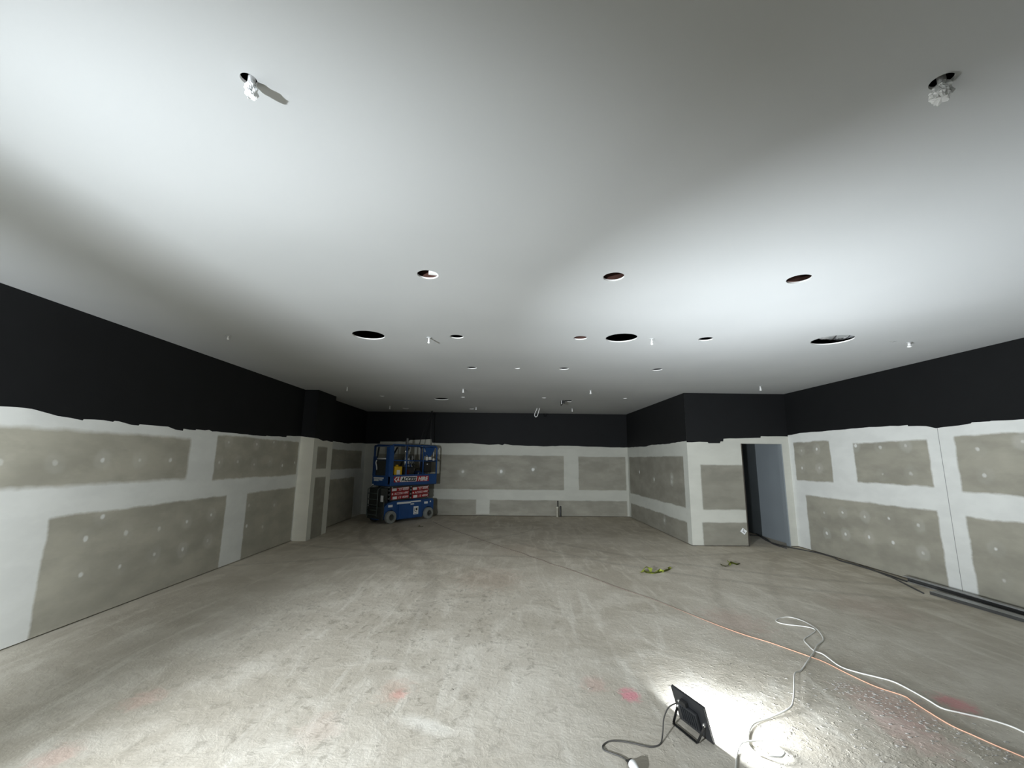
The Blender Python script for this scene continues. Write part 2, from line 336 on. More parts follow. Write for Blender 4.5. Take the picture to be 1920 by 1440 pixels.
M_ORANGE = orange()
M_GREYCORD = simple('black_grey_flex', (.075, .072, .066), .5, .4, var=.15)
M_BLKPLA = simple('black_plastic', (.018, .018, .018), .45, .4, var=.3)
M_LAMPBLK = simple('black_cast_aluminium', (.022, .023, .025), .42, .5, var=.3, scale=30, bump=.1)
M_STEEL = simple('galvanised_steel', (.38, .385, .38), .45, .5, .35, var=.2, scale=9)
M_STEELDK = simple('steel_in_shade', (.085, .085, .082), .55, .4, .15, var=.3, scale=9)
M_PVC = simple('cream_pvc', (.62, .60, .5), .5, .4)
M_LIME = simple('lime_green_webbing', (.36, .42, .07), .75, .2, var=.4, scale=25)
M_LIMEDK = simple('dark_olive_webbing', (.06, .07, .012), .8, .2, var=.4, scale=25)
M_DEBRIS = simple('plaster_crumbs', (.42, .40, .37), .85, .2, var=.2, scale=20)
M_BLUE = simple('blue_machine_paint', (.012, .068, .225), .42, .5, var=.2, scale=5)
M_BLUEDK = simple('dark_and_shaded_blue_paint', (.009, .045, .16), .4, .5, var=.25, scale=5)  # shade painted into far rails, panel and deck; tool box's own colour
M_DGREY = simple('dark_greasy_steel', (.045, .05, .045), .5, .5, .3, var=.35, scale=12)
M_GREENGR = simple('green_grey_steel', (.09, .11, .10), .5, .5, .2, var=.3, scale=12)
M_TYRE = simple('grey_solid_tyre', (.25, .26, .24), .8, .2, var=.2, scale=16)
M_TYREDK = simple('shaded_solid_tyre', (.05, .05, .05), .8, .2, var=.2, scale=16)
M_RED = simple('red_decal', (.42, .012, .018), .45, .4, var=.1)
M_DECALW = simple('white_decal', (.78, .78, .76), .45, .4, var=.06)
M_DECALK = simple('black_lettering', (.012, .012, .012), .5, .3)
M_YELLOW = simple('yellow_plastic', (.72, .42, .012), .42, .4, var=.15)
M_CHROME = simple('bright_metal', (.75, .75, .72), .25, .6, .9, var=.08)
M_REDBR = simple('maroon_fabric', (.09, .02, .018), .8, .2)
M_FOIL = simple('silver_foil', (.72, .74, .75), .28, .6, .75, var=.15, scale=20, bump=.4)
M_LED = emissive('lit_floodlight_glass', (.85, .93, 1.0), 25)

# ------------------------------------------------------------------ room shell
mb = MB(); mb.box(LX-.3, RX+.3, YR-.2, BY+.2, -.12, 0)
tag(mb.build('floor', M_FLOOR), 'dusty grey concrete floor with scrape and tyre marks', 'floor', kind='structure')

def sheet_wall(name, edge, umin, umax, P, mats, z0=.014, top=3.75, thick=.1, sgn=1, hole=None, label=None):
    """P(u,d,z) -> world; edge: (u,z) paint line. mats = [black, board]. back body added behind (d>0)."""
    mb = MB(); E = sorted(edge) if edge[0][0] < edge[-1][0] else edge[::-1]
    # keep the given order but force monotonic u
    pts = []
    for u, z in E:
        if pts and u <= pts[-1][0]: u = pts[-1][0] + .004
        pts.append((u, z))
    pts = [p for p in pts if umin < p[0] < umax]
    rnd = random.Random(len(pts)); q = [(umin, pts[0][1])]
    for p in pts + [(umax, pts[-1][1])]:
        a = q[-1]; L = p[0]-a[0]; n = int(L/.16)
        for i in range(1, n+1):
            t = i/(n+1); q.append((a[0]+L*t, a[1]+(p[1]-a[1])*t + rnd.uniform(-.006, .006)))
        q.append(p)
    if hole:
        def zat(u):
            for a, b in zip(q, q[1:]):
                if a[0] <= u <= b[0]: return a[1]+(b[1]-a[1])*(u-a[0])/max(b[0]-a[0], 1e-6)
        q = sorted(q + [(hole[0], zat(hole[0])), (hole[1], zat(hole[1]))])
    for a, b in zip(q, q[1:]):
        if b[0]-a[0] < 1e-6: continue
        zb = z0
        if hole and a[0] >= hole[0]-1e-6 and b[0] <= hole[1]+1e-6: zb = hole[2]
        mb.mi = 0; mb._f([mb.bm.verts.new(P(*w)) for w in ((a[0],0,a[1]),(b[0],0,b[1]),(b[0],0,top),(a[0],0,top))])
        mb.mi = 1; mb._f([mb.bm.verts.new(P(*w)) for w in ((a[0],0,zb),(b[0],0,zb),(b[0],0,b[1]),(a[0],0,a[1]))])
    mb.mi = 1
    def body(u0, u1, za, zb):
        v = [P(u, d, z) for z in (za, zb) for (u, d) in ((u0,.003),(u1,.003),(u1,thick),(u0,thick))]
        v = [mb.bm.verts.new(p) for p in v]
        for f in ((3,2,1,0),(4,5,6,7),(0,1,5,4),(1,2,6,5),(2,3,7,6),(3,0,4,7)): mb._f([v[i] for i in f])
    if hole:
        body(umin+.002, hole[0], z0, top); body(hole[1], umax, z0, top); body(hole[0], hole[1], hole[2], top)
    else: body(umin+.006, umax-.006, z0, top)
    return tag(mb.build(name, mats), label, 'wall', kind='structure')

m_left = wall_mat('left_wall_board', 'y', [(2.9, 6.08, 1.365, 1.905, .05), (6.63, 9.24, 1.32, 1.985), (4.35, 7.015, -.3, 1.077), (7.57, 9.26, -.3, 1.067), (11.03, 13.3, 1.375, 1.88), (11.03, 12.8, -.3, 1.135)], DOTS_LEFT, bm=1.3)
m_pil = wall_mat('pilaster_board', 'y', [(9.50, 10.02, 1.43, 1.9), (9.50, 10.05, -.3, 1.25)], [], wob=.012, tint=(.92,.9,.84))
m_pif = wall_mat('pilaster_front_board', 'x', [], [], tint=(.95,.91,.82))
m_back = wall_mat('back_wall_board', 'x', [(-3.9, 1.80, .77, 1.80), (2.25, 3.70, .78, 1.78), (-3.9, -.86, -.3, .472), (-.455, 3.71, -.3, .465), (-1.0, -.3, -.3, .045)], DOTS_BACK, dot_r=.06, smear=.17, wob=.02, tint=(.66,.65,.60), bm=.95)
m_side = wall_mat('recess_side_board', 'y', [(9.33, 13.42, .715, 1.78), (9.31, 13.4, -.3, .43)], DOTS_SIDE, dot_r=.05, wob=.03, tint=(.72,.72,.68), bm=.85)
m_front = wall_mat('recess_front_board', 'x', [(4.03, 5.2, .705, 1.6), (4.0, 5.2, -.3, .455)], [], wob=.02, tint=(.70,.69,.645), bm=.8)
m_right = wall_mat('right_wall_board', 'y', [(7.945, 8.95, 1.318, 2.068), (6.07, 7.40, 1.353, 2.0), (3.3, 5.70, 1.31, 2.03), (6.08, 8.73, -.3, 1.035), (3.3, 5.71, -.3, 1.005)], DOTS_RIGHT, seam=5.905, bm=1.1)

sheet_wall('wall_left', EDGE_LEFT + EDGE_LEFT2, YR, BY, lambda u,d,z: Vector((LX-d, u, z)), [M_BLACK, m_left], label='left plasterboard wall, black painted band over patched boards')
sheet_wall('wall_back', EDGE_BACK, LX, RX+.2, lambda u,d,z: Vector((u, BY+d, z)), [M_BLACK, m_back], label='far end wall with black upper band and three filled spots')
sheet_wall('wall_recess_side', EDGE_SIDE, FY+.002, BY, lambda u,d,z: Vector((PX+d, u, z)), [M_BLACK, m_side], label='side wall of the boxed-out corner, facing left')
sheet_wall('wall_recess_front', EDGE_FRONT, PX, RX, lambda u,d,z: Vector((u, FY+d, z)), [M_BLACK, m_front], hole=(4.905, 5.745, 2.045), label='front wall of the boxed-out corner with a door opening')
sheet_wall('wall_right', EDGE_RIGHT, YR, FY+.02, lambda u,d,z: Vector((RX+d, u, z)), [M_BLACK, m_right], label='right plasterboard wall with a vertical open seam')
mb = MB(); mb.box(RX, RX+.1, FY+.10, BY, 0, 3.75)
tag(mb.build('wall_corridor_right', M_GREYBOARD), 'blue grey wall seen through the door opening', 'wall', kind='structure')
mb = MB(); mb.box(4.70, 4.80, FY+.1, BY, 0, 3.75)
tag(mb.build('wall_corridor_left', M_GREYBOARD), 'dark inner wall behind the door opening', 'wall', kind='structure')
mb = MB(); mb.box(LX-.1, RX+.1, YR-.1, YR, 0, 3.75)  # unseen wall, placed close and kept dark to cut bounced light
tag(mb.build('wall_rear', simple('bounce_cutting_dark', (.03,.032,.035), .3, .5)), 'unseen dark wall added behind the camera to cut bounced light', 'wall', kind='structure')
# pilaster against the left wall
pmb = MB(); x1 = -4.02
ef, ep = EDGE_PIL_FRONT, EDGE_PIL
zf = [(LX, 2.105), (x1, 2.072)]
def quad(mb, mi, pts): mb.mi = mi; mb._f([mb.bm.verts.new(Vector(p)) for p in pts])
y0, y1 = 9.30, 10.30
quad(pmb, 0, ((LX,y0,zf[0][1]),(x1,y0,zf[1][1]),(x1,y0,3.7),(LX,y0,3.7)))
quad(pmb, 2, ((LX,y0,0),(x1,y0,0),(x1,y0,zf[1][1]),(LX,y0,zf[0][1])))
pe = [(y0, 2.072), (9.494, 2.069), (9.741, 2.031), (9.954, 2.049), (10.171, 2.029), (y1, 2.03)]
for a, b in zip(pe, pe[1:]):
    quad(pmb, 0, ((x1,a[0],a[1]),(x1,b[0],b[1]),(x1,b[0],3.7),(x1,a[0],3.7)))
    quad(pmb, 1, ((x1,a[0],0),(x1,b[0],0),(x1,b[0],b[1]),(x1,a[0],a[1])))
quad(pmb, 0, ((x1,y1,0),(LX,y1,0),(LX,y1,3.7),(x1,y1,3.7)))
tag(pmb.build('wall_pilaster', [M_BLACK, m_pil, m_pif]), 'boxed pilaster standing out from the left wall', 'wall', kind='structure')
# door opening: steel jamb strips
mb = MB(); mb.box(4.905, 4.93, FY+.004, FY+.14, 0, 2.045); mb.build('door_jamb', M_STUD)
tag(bpy.data.objects['door_jamb'], 'dark brown jamb on the left of the door opening', 'door jamb', kind='structure')
mb = MB(); mb.box(5.742, 5.765, FY-.002, FY+.11, 0, 2.045)
for z in (.62, 1.25): mb.box(5.737, 5.7425, FY+.01, FY+.03, z, z+.03)
o = tag(mb.build('door_jamb', M_GREYBOARD), 'blue grey jamb on the right of the door opening', 'door jamb', kind='structure')

# ceiling with cut-outs
HOLES = [  # x, y, radius, name, label
 (-.632, 3.265, .083, 'largest near'), (.842, 3.25, .083, ''), (2.315, 3.235, .088, ''),
 (-1.639, 5.02, .186, ''), (-.597, 5.03, .080, ''), (.876, 5.01, .081, ''), (1.361, 4.985, .185, ''), (2.366, 4.98, .083, ''), (3.862, 4.95, .215, ''),
 (-.553, 6.81, .080, ''), (.915, 6.78, .080, ''), (2.397, 6.76, .081, ''), (-1.568, 10.5, .172, ''),
 (-2.892, 10.12, .055, ''), (-1.014, 10.15, .052, ''), (-2.897, 12.6, .09, ''), (-.989, 12.55, .07, ''), (.889, 10.1, .052, ''), (2.774, 10.03, .05, ''), (.172, 6.80, .045, ''),
 (-1.010, 1.474, .030, ''), (1.646, 1.415, .038, '')]
def ceiling():
    verts = [Vector(p) for p in ((LX-.1,YR-.1),(RX+.1,YR-.1),(RX+.1,BY+.1),(LX-.1,BY+.1))]; loops = [[0,1,2,3]]
    for (x, y, r, *_ ) in HOLES:
        n = 40; b = len(verts); rnd = random.Random(int(x*100))
        verts += [Vector((x+(r*(1+rnd.uniform(-.012,.012)))*math.cos(2*PI*k/n), y+r*math.sin(2*PI*k/n))) for k in range(n)]
        loops.append(list(range(b, b+n)))
    b = len(verts)   # square hatch hole
    verts += [Vector(p) for p in ((1.36,10.53),(1.62,10.50),(1.62,10.76),(1.36,10.76))]; loops.append(list(range(b, b+4)))
    r = mg.delaunay_2d_cdt(verts, [], loops, 0, 1e-6)
    V, F, of = r[0], r[2], r[5]
    bm = bmesh.new(); bot = [bm.verts.new((v.x, v.y, H)) for v in V]; top = [bm.verts.new((v.x, v.y, H+.013)) for v in V]
    for f, src in zip(F, of):
        if 0 in src and len(src) == 1:
            bm.faces.new([bot[i] for i in f][::-1]); bm.faces.new([top[i] for i in f])
    for lp in loops:
        for i in range(len(lp)):
            a, b_ = lp[i], lp[(i+1) % len(lp)]
            q = bm.faces.new([bot[a], bot[b_], top[b_], top[a]]); q.material_index = 1
    me = bpy.data.meshes.new('ceiling'); bm.to_mesh(me); bm.free(); me.materials.append(M_CEIL); me.materials.append(M_CUT)
    o = bpy.data.objects.new('ceiling', me); COL.objects.link(o); return o
tag(ceiling(), 'flat white plasterboard ceiling with round cut-outs', 'ceiling', kind='structure')
mb = MB(); mb.box(LX-.1, RX+.1, YR-.1, BY+.1, 3.7, 3.8)
tag(mb.build('ceiling_soffit', M_DARKVOID), 'dark soffit above the ceiling boards', 'ceiling', kind='structure')

for x, y, w in ((-.632, 3.335, .4), (.842, 3.325, .4), (2.315, 3.31, .4), (.876, 5.07, .3)):
    mb = MB(); mb.box(x-w/2, x+w/2, y, y+.04, H+.014, H+.10)
    tag(mb.build('ceiling_batten', M_TIMBER), 'short dark brown timber batten glimpsed above a ceiling hole', 'batten', 'timber battens above the ceiling holes', 'structure')

# ------------------------------------------------------------------ things above and on the ceiling
# silver flexible duct above the widest hole on the right
t = thing('flexible_duct', 'silver foil flexible duct seen inside the widest ceiling hole on the right', 'duct', (3.88, 4.96, H-.004))
mb = MB(); n = 46; pr_ = []
pts = [(-.13+.9*i/n, .03*math.sin(i*.15), .115+.02*math.sin(i*.1)) for i in range(n+1)]
mb.tube(pts, [.098 if i % 2 else .084 for i in range(n+1)], 20); mb.build('duct_skin', M_FOIL, t)
mb = MB(); mb.tube([(.0+.012*math.sin(a), .1*math.cos(a), .115+.1*math.sin(a)) for a in [2*PI*i/24 for i in range(25)]], .006, 6)
mb.tube([(.1+.05*math.sin(a*2), .1*math.cos(a), .115+.1*math.sin(a)) for a in [2*PI*i/24 for i in range(25)]], .005, 6); mb.build('wire_tie', M_BLKPLA, t)
# white offcut lying across the near-left hole
mb = MB(); Mx = Matrix.Translation((-.57, 3.29, H+.014)) @ Matrix.Rotation(math.radians(12), 4, 'Z')
mb.box(-.06, .14, -.02, .022, 0, .03, Mx, .004)
tag(mb.build('batten_offcut', M_WHITE), 'short white batten offcut showing in the left hole of the front row of three', 'batten')
# flap hanging from the square hatch hole
t = thing('hatch_flap', 'small dark square ceiling hatch with its flap hanging at one side, near the far wall', 'hatch', (1.36, 10.52, H))
mb = MB(); mb.box(0, .02, 0, .24, -.10, 0, None, .002); mb.box(.0, .08, .0, .02, -.07, -.005); mb.build('flap', M_BLKPLA, t)
mb = MB(); mb.box(-.012, 0, -.01, .02, -.09, 0); mb.build('edge_strip', M_WHITE, t)

def wrapped(name, label, x, y, seed, lean, s=1.0):
    t = thing(name, label, 'pipe stub', (x, y, H), 0)
    rnd = random.Random(seed)
    mb = MB(); mb.tube([(0,0,.08),(0,0,-.02*s)], .014, 12); mb.build('pipe', M_STEEL, t)
    mb = MB(); prof = []
    n = 22; rings = []
    for j in range(9):
        f = j/8; z = -.002 - .064*f; r = (.016 + .016*math.sin(f*2.6))*s
        ring = []
        for k in range(n):
            a = 2*PI*k/n; rr = r*(1 + .34*math.sin(a*5+seed+j*1.3)*.5 + rnd.uniform(-.16,.16))
            ring.append(mb.bm.verts.new((rr*math.cos(a)+lean[0]*f, rr*math.sin(a)+lean[1]*f, z+rnd.uniform(-.003,.003))))
        rings.append(ring)
    for a, b in zip(rings, rings[1:]):
        for k in range(n): mb._f([a[k], a[(k+1) % n], b[(k+1) % n], b[k]])
    mb._f(rings[0][::-1]); mb._f(rings[-1]); mb.build('plastic_wrap', M_WRAP, t)
    mb = MB(); mb.tube([(.02*s*math.cos(a)+lean[0]*.5, .02*s*math.sin(a)+lean[1]*.5, -.028*s) for a in [2*PI*i/16 for i in range(17)]], .0022, 6); mb.build('tie_band', M_BLKPLA, t)
    return t
wrapped('wrapped_pipe_stub', 'pipe stub in crumpled white plastic hanging from the ceiling, the near left one', -1.003, 1.482, 3, (.004, .006), .68)
wrapped('wrapped_pipe_stub', 'pipe stub in crumpled white plastic hanging from the ceiling, the near right one', 1.652, 1.42, 11, (-.004, .012), 1.0)

def dropper(x, y, L, label, r=.013, bend=.0):
    t = thing('ceiling_pipe_stub', label, 'pipe stub', (x, y, H), 0)
    mb = MB(); mb.lathe([(.001,0),(.03,-.001),(.03,-.006),(r,-.008)], 20); mb.build('collar', M_CEIL, t)
    mb = MB(); mb.tube([(0,0,-.004),(bend*.5,0,-L*.6),(bend,0,-L)], [r*.8, r*.8, r], 12); mb.build('stem', M_WHITE, t)
    mb = MB(); mb.lathe([(.001,-L+.0),(r*1.1,-L+.001),(r*1.25,-L-.012),(r*.6,-L-.02),(.001,-L-.021)], 16, Matrix.Translation((bend,0,0))); mb.build('cap', M_WHITE, t)
    return t
for a in [(-.933, 5.075, .055, 'white ceiling pipe stub between the big left hole and the small hole beside it'),
          (1.725, 4.995, .055, 'white ceiling pipe stub just right of the big centre-right hole'),
          (4.82, 4.99, .045, 'white ceiling pipe stub right of the hole with the silver duct', .020),
          (4.86, 8.15, .07, 'white ceiling pipe stub in front of the boxed-out corner', .018),
          (-3.348, 5.12, .03, 'faint ceiling pipe stub over the left wall in the shadow band', .011),
          (-3.25, 8.85, .07, 'thin white ceiling pipe stub above the left pilaster', .011),
          (-.89, 8.95, .06, 'white ceiling pipe stub above and behind the three small holes', .018),
          (1.75, 8.90, .06, 'white ceiling pipe stub in front of the square hatch', .018),
          (-.83, 12.1, .06, 'small white ceiling pipe stub near the far wall, left of the cable loop', .016),
          (1.86, 12.15, .07, 'small white ceiling pipe stub near the far wall, right of the cable loop', .016),
          (-3.21, 12.05, .07, 'small white ceiling pipe stub above the scissor lift', .014)]:
    dropper(*a[:3], a[3], *(a[4:5] or ()))
# cable loop hanging near the far wall
pts = spline([(0.0,0,.05),(.0,0,-.03),(-.045,0,-.12),(-.06,0,-.2),(-.03,0,-.245),(.015,0,-.21),(.05,0,-.1),(.075,0,-.01),(.078,0,.05)], 5)
mb = MB(); mb.tube(pts, .011, 8); o = mb.build('cable_loop', M_WHITE, None, (.87, 12.2, H))
tag(o, 'short loop of white cable hanging from the ceiling near the far wall', 'cable')
# two thin black cables falling from the ceiling down to the lift
for k, (p, lb) in enumerate([([(-2.25,13.2,H),(-2.33,13.05,2.8),(-2.42,12.9,2.45),(-2.50,12.82,2.08)], 'thin black cable falling from the ceiling into the scissor lift, slanting left one'),
                             ([(-2.22,13.2,H),(-2.23,13.1,2.75),(-2.22,13.05,2.4),(-2.20,13.05,2.08)], 'thin black cable falling from the ceiling to the lift rail, straighter one')]):
    mb = MB(); mb.tube(spline(p, 5), .011, 6)
    tag(mb.build('hanging_cable', M_BLKPLA), lb, 'cable')

# ------------------------------------------------------------------ floodlight on the floor
yaw, tilt = .3376, .2941
t = thing('floodlight', 'slim black square LED floodlight on the concrete floor, lit face turned away to the right', 'floodlight', (1.225, 3.047, .004), yaw)
# local frame: +x = facing direction, y along the bottom edge; panel tilts back by `tilt`
T = Matrix.Rotation(-tilt, 4, 'Y')
W2, HH = .143, .216
mb = MB(); mb.box(-.012, 0, -W2, W2, 0, HH, T, .003)
for y in (-1, 1): mb.box(.0, .004, *sorted((y*W2, y*(W2-.012))), 0, HH, T)
mb.box(.0, .004, -W2, W2, 0, .012, T); mb.box(.0, .004, -W2, W2, HH-.012, HH, T); mb.build('housing', M_LAMPBLK, t)
mb = MB(); mb.box(.0005, .0025, -W2+.013, W2-.013, .013, HH-.013, T); mb.build('lit_glass', M_LED, t)
mb = MB(); mb.box(-.034, -.012, -.075, .08, .045, .150, T, .006)
for i in range(7): mb.box(-.040, -.034, -.065+i*.02, -.060+i*.02, .055, .140, T)
hs = mb.build('heat_sink', M_LAMPBLK, t)
mb = MB(); mb.box(-.036, -.012, .00, .055, .152, .178, T, .003); jb = mb.build('junction_box', M_BLKPLA, t)
mb = MB(); mb.lathe([(.008,0),(.010,.004),(.010,.014),(.005,.018)], 12, T @ Matrix.Translation((-.03,.055,.165)) @ Matrix.Rotation(-PI/2, 4, 'X')); mb.build('cable_gland', M_CHROME, jb)
for s in (-1, 1):
    mb = MB(); mb.lathe([(.001,0),(.013,0),(.013,.012),(.009,.016),(.001,.016)], 14, T @ Matrix.Translation((-.014, s*.105, .10)) @ Matrix.Rotation(-s*PI/2, 4, 'X')); mb.build('bracket_knob', M_CHROME, t)
# U bracket: from the knobs down to the floor behind
br = MB()
a0 = T @ Vector((-.016, -.118, .10)); a1 = T @ Vector((-.016, .118, .10))
f0 = Vector((-.094, -.105, .004)); f1 = Vector((-.094, .105, .004))
for a, f, s in ((a0, f0, -1), (a1, f1, 1)):
    d = (f-a); side = Vector((0,1,0)); w = d.cross(side).normalized()*.009
    v = []
    for p in (a, f):
        for (i, j) in ((-1,-1),(1,-1),(1,1),(-1,1)): v.append(br.bm.verts.new(p + w*i + side*.0015*j))
    for q in ((3,2,1,0),(4,5,6,7),(0,1,5,4),(1,2,6,5),(2,3,7,6),(3,0,4,7)): br._f([v[i] for i in q])
br.box(-.104, -.086, -.106, .106, 0, .0035); br.build('bracket', M_BLKPLA, t)
FL_T = t

def keep(o, par, M):      # parent without moving
    o.parent = par; o.matrix_parent_inverse = M.inverted(); return o
MT = Matrix.Translation(t.location) @ Matrix.Rotation(yaw, 4, 'Z')
mb = MB(); mb.tube(spline(CORD_LAMP, 5), .0042, 8)
cord = keep(mb.build('power_cord', M_GREYCORD), t, MT)
p = [Vector(q) for q in PLUG]; d = (p[1]-Vector((.706,2.758,.006))).normalized()
mb = MB(); mb.tube([(.700,2.762,.008),(.709,2.742,.012),(.715,2.725,.018)], [.005,.009,.013], 12); mb.build('strain_relief', M_BLKPLA, cord)
mb = MB(); mb.tube([(.714,2.727,.019),(.718,2.712,.02)], [.019,.021], 20); mb.build('plug', M_BLKPLA, cord)
mb = MB(); mb.tube([(.718,2.712,.022),(.719,2.708,.022),(.723,2.69,.022),(.732,2.66,.02),(.737,2.645,.016),(.742,2.63,.010)], [.0215,.0235,.022,.016,.010,.006], 20); socket = mb.build('socket', M_WHITE)
cw = [list(q) for q in CORD_WHITE_A]
for i in range(3, 11): cw[i][2] = .02
for i in (14, 15, 16, 17, 18): cw[i][2] = .009
for i in (16, 17, 18, 19): cw[i][2] = .025
for i in (25, 26, 27, 32, 33, 37, 38): cw[i][2] = .013
for i in (21, 22, 23, 38): cw[i][2] = .017
mb = MB(); mb.tube(spline([(.742,2.63,.010),(.86,2.50,.006),(1.05,2.46,.006)] + [tuple(q) for q in cw], 6), .0056, 8)
lead = tag(mb.build('extension_lead', M_CORD), 'long white extension lead coiled and snaking over the floor beside the floodlight', 'extension lead'); socket.parent = lead
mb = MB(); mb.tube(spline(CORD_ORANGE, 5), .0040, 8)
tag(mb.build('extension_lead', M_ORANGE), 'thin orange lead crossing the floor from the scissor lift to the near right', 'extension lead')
for c, lb in ((CABLE_WALL, 'grey cable lying on the floor along the right wall base out of the doorway'), (CABLE_WALL2, 'grey cable offcut lying in the doorway threshold')):
    mb = MB(); mb.tube(spline(c, 5), .011, 8); tag(mb.build('floor_cable', M_STEELDK), lb, 'cable')
mb = MB(); mb.tube(spline([(5.80,7.75,.012),(5.84,7.3,.010),(5.76,6.9,.008),(5.72,6.70,.008),(5.46,5.97,.008)], 5), .010, 8)
tag(mb.build('steel_rod', M_STEELDK), 'thin dark rod lying along the right wall, ahead of the steel channels', 'rod')

def channel(a, b, w, h, label, mode):
    A, B = Vector(a), Vector(b); L = (B-A).length; ang = math.atan2(B.y-A.y, B.x-A.x)
    t = thing('steel_channel', label, 'steel channel', A, ang)       # local +x runs towards the camera, +y towards the wall
    mb = MB()
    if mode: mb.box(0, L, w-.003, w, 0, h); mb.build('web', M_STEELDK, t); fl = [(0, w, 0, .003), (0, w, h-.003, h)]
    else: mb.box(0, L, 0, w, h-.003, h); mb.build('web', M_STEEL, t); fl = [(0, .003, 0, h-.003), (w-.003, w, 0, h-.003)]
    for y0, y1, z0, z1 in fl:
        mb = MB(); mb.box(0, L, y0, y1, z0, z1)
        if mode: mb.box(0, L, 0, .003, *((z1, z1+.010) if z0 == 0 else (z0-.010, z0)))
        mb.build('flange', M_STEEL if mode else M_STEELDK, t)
channel((5.775, 6.60, .0), (5.80, 3.6, .0), .06, .072, 'grey steel channel lying on its side tight against the right wall base', 1)
channel((5.525, 5.95, .0), (5.66, 3.6, .0), .105, .040, 'grey steel channel face down on the floor, farther from the right wall', 0)

# wall plate beside the doorway
t = thing('cable_bracket', 'small white diamond-set plate on the wall low beside the door opening', 'wall plate', (4.822, FY, .292))
Mr = Matrix.Rotation(math.radians(38), 4, 'Y')
mb = MB(); mb.box(-.052, .052, -.010, .0, -.045, .045, Mr, .003); mb.build('plate', M_WRAP, t)
mb = MB(); mb.box(-.02, .03, -.018, -.010, -.02, .0, Mr, .002); mb.box(-.03, -.012, -.02, -.01, .008, .03, Mr, .002); mb.build('terminal', M_STEEL, t)
# pipe stubs at the far wall
t = thing('waste_pipe', 'cream pipe stub standing on the floor at the far wall', 'pipe', (1.575, 13.47, 0))
mb = MB(); mb.lathe([(.037,0),(.037,.25),(.041,.25),(.041,.29),(.034,.29),(.034,.2)], 24); mb.build('pipe', M_PVC, t)
mb = MB(); mb.lathe([(.033,.2),(.001,.2)], 24, None, False); mb.build('bore', M_BLKPLA, t)
mb = MB(); mb.tube([(1.60,13.53,0),(1.598,13.53,.46)], .014, 10)
tag(mb.build('conduit', M_BLKPLA), 'thin dark conduit rising behind the cream pipe stub', 'conduit')
mb = MB(); mb.tube([(1.675,13.52,0),(1.675,13.52,.31)], .022, 12)
tag(mb.build('conduit', M_STEELDK), 'short grey conduit just right of the cream pipe stub', 'conduit')

# lime straps
t = thing('webbing_strap', 'crumpled lime green webbing strap on the floor, the larger nearer one', 'strap', (0,0,0))
s1 = [(2.06,6.95,.008,.1),(2.10,6.97,.012,.3),(2.15,7.03,.05,.9),(2.21,7.07,.055,.3),(2.24,7.0,.04,-.5),(2.21,6.92,.015,-.9),(2.27,6.92,.01,.3),(2.33,6.96,.035,.5),(2.37,6.99,.03,1.3),(2.41,6.98,.012,1.2),(2.47,7.04,.01,1.0),(2.53,7.10,.035,.8),(2.57,7.14,.04,.4),(2.60,7.18,.01,.2)]
def sm(pts, k=4):
    xyz = spline([p[:3] for p in pts], k); r = []
    for i, q in enumerate(xyz):
        f = min(i/k, len(pts)-1.001); a = int(f); r.append((q.x, q.y, q.z, pts[a][3]+(pts[min(a+1,len(pts)-1)][3]-pts[a][3])*(f-a)))
    return r
mb = MB(); mb.ribbon(sm(s1), .055); mb.build('webbing', M_LIME, t)
mb = MB(); mb.ribbon(sm([(2.13,6.99,.02,1.2),(2.16,6.93,.012,1.3),(2.22,6.90,.010,1.2),(2.30,6.92,.01,1.1),(2.42,6.99,.012,1.0),(2.52,7.06,.02,1.2),(2.59,7.13,.015,.8)]), .035); mb.build('dark_edge', M_LIMEDK, t)
t = thing('webbing_strap', 'thin crumpled dark green strap on the floor, the smaller farther one', 'strap', (0,0,0))
mb = MB(); mb.ribbon(sm([(3.53,7.46,.02,.8),(3.56,7.36,.012,.5),(3.64,7.42,.02,.9),(3.70,7.50,.03,.7),(3.75,7.55,.03,1.2),(3.80,7.47,.02,.9),(3.89,7.54,.01,.8)]), .04); mb.build('webbing', M_LIMEDK, t)
mb = MB(); mb.ribbon(sm([(3.79,7.72,.02,.9),(3.75,7.64,.02,.7),(3.73,7.52,.03,.9),(3.66,7.43,.015,.5)]), .03); mb.build('loose_tail', M_LIME, t)
# crumbs and chips
rnd = random.Random(5); mb = MB()
for i in range(330):
    u = rnd.random(); cx, cy = (2.52+.45*u+rnd.gauss(0,.05), 3.62-.95*u*rnd.choice((1,.9,.25))+rnd.gauss(0,.08))
    if rnd.random() < .3: cx, cy = 2.1+rnd.random()*1.0, 2.75+rnd.random()*1.0
    r = rnd.uniform(.003, .010)*(1.5 if rnd.random() < .08 else 1); mb.blob((cx, cy, -r*.02), r, i, .3, 1, (1.4, 1.0, .32))
tag(mb.build('plaster_crumbs', M_DEBRIS), 'scatter of small plaster crumbs on the floor right of the floodlight', 'debris', kind='stuff')
for x, y, r, m, lb in ((.648,3.537,.012,M_WHITE,'tiny white chip on the floor left of the pink paint mark'), (-2.096,11.34,.045,M_LIMEDK,'small dark scrap on the floor in front of the scissor lift'),
                       (-.36,3.52,.012,M_DGREY,'tiny dark curl on the floor in the middle foreground'), (1.907,3.948,.008,M_DGREY,'tiny dark fleck on the floor beyond the floodlight')):
    mb = MB(); mb.ribbon(sm([(x-r*1.6,y,.004,.3),(x-r*.4,y+r*.5,.012,.9),(x+r*.6,y-r*.4,.008,.2),(x+r*1.6,y+r*.2,.006,.7)]), r*.8)
    tag(mb.build('floor_scrap', m), lb, 'scrap')

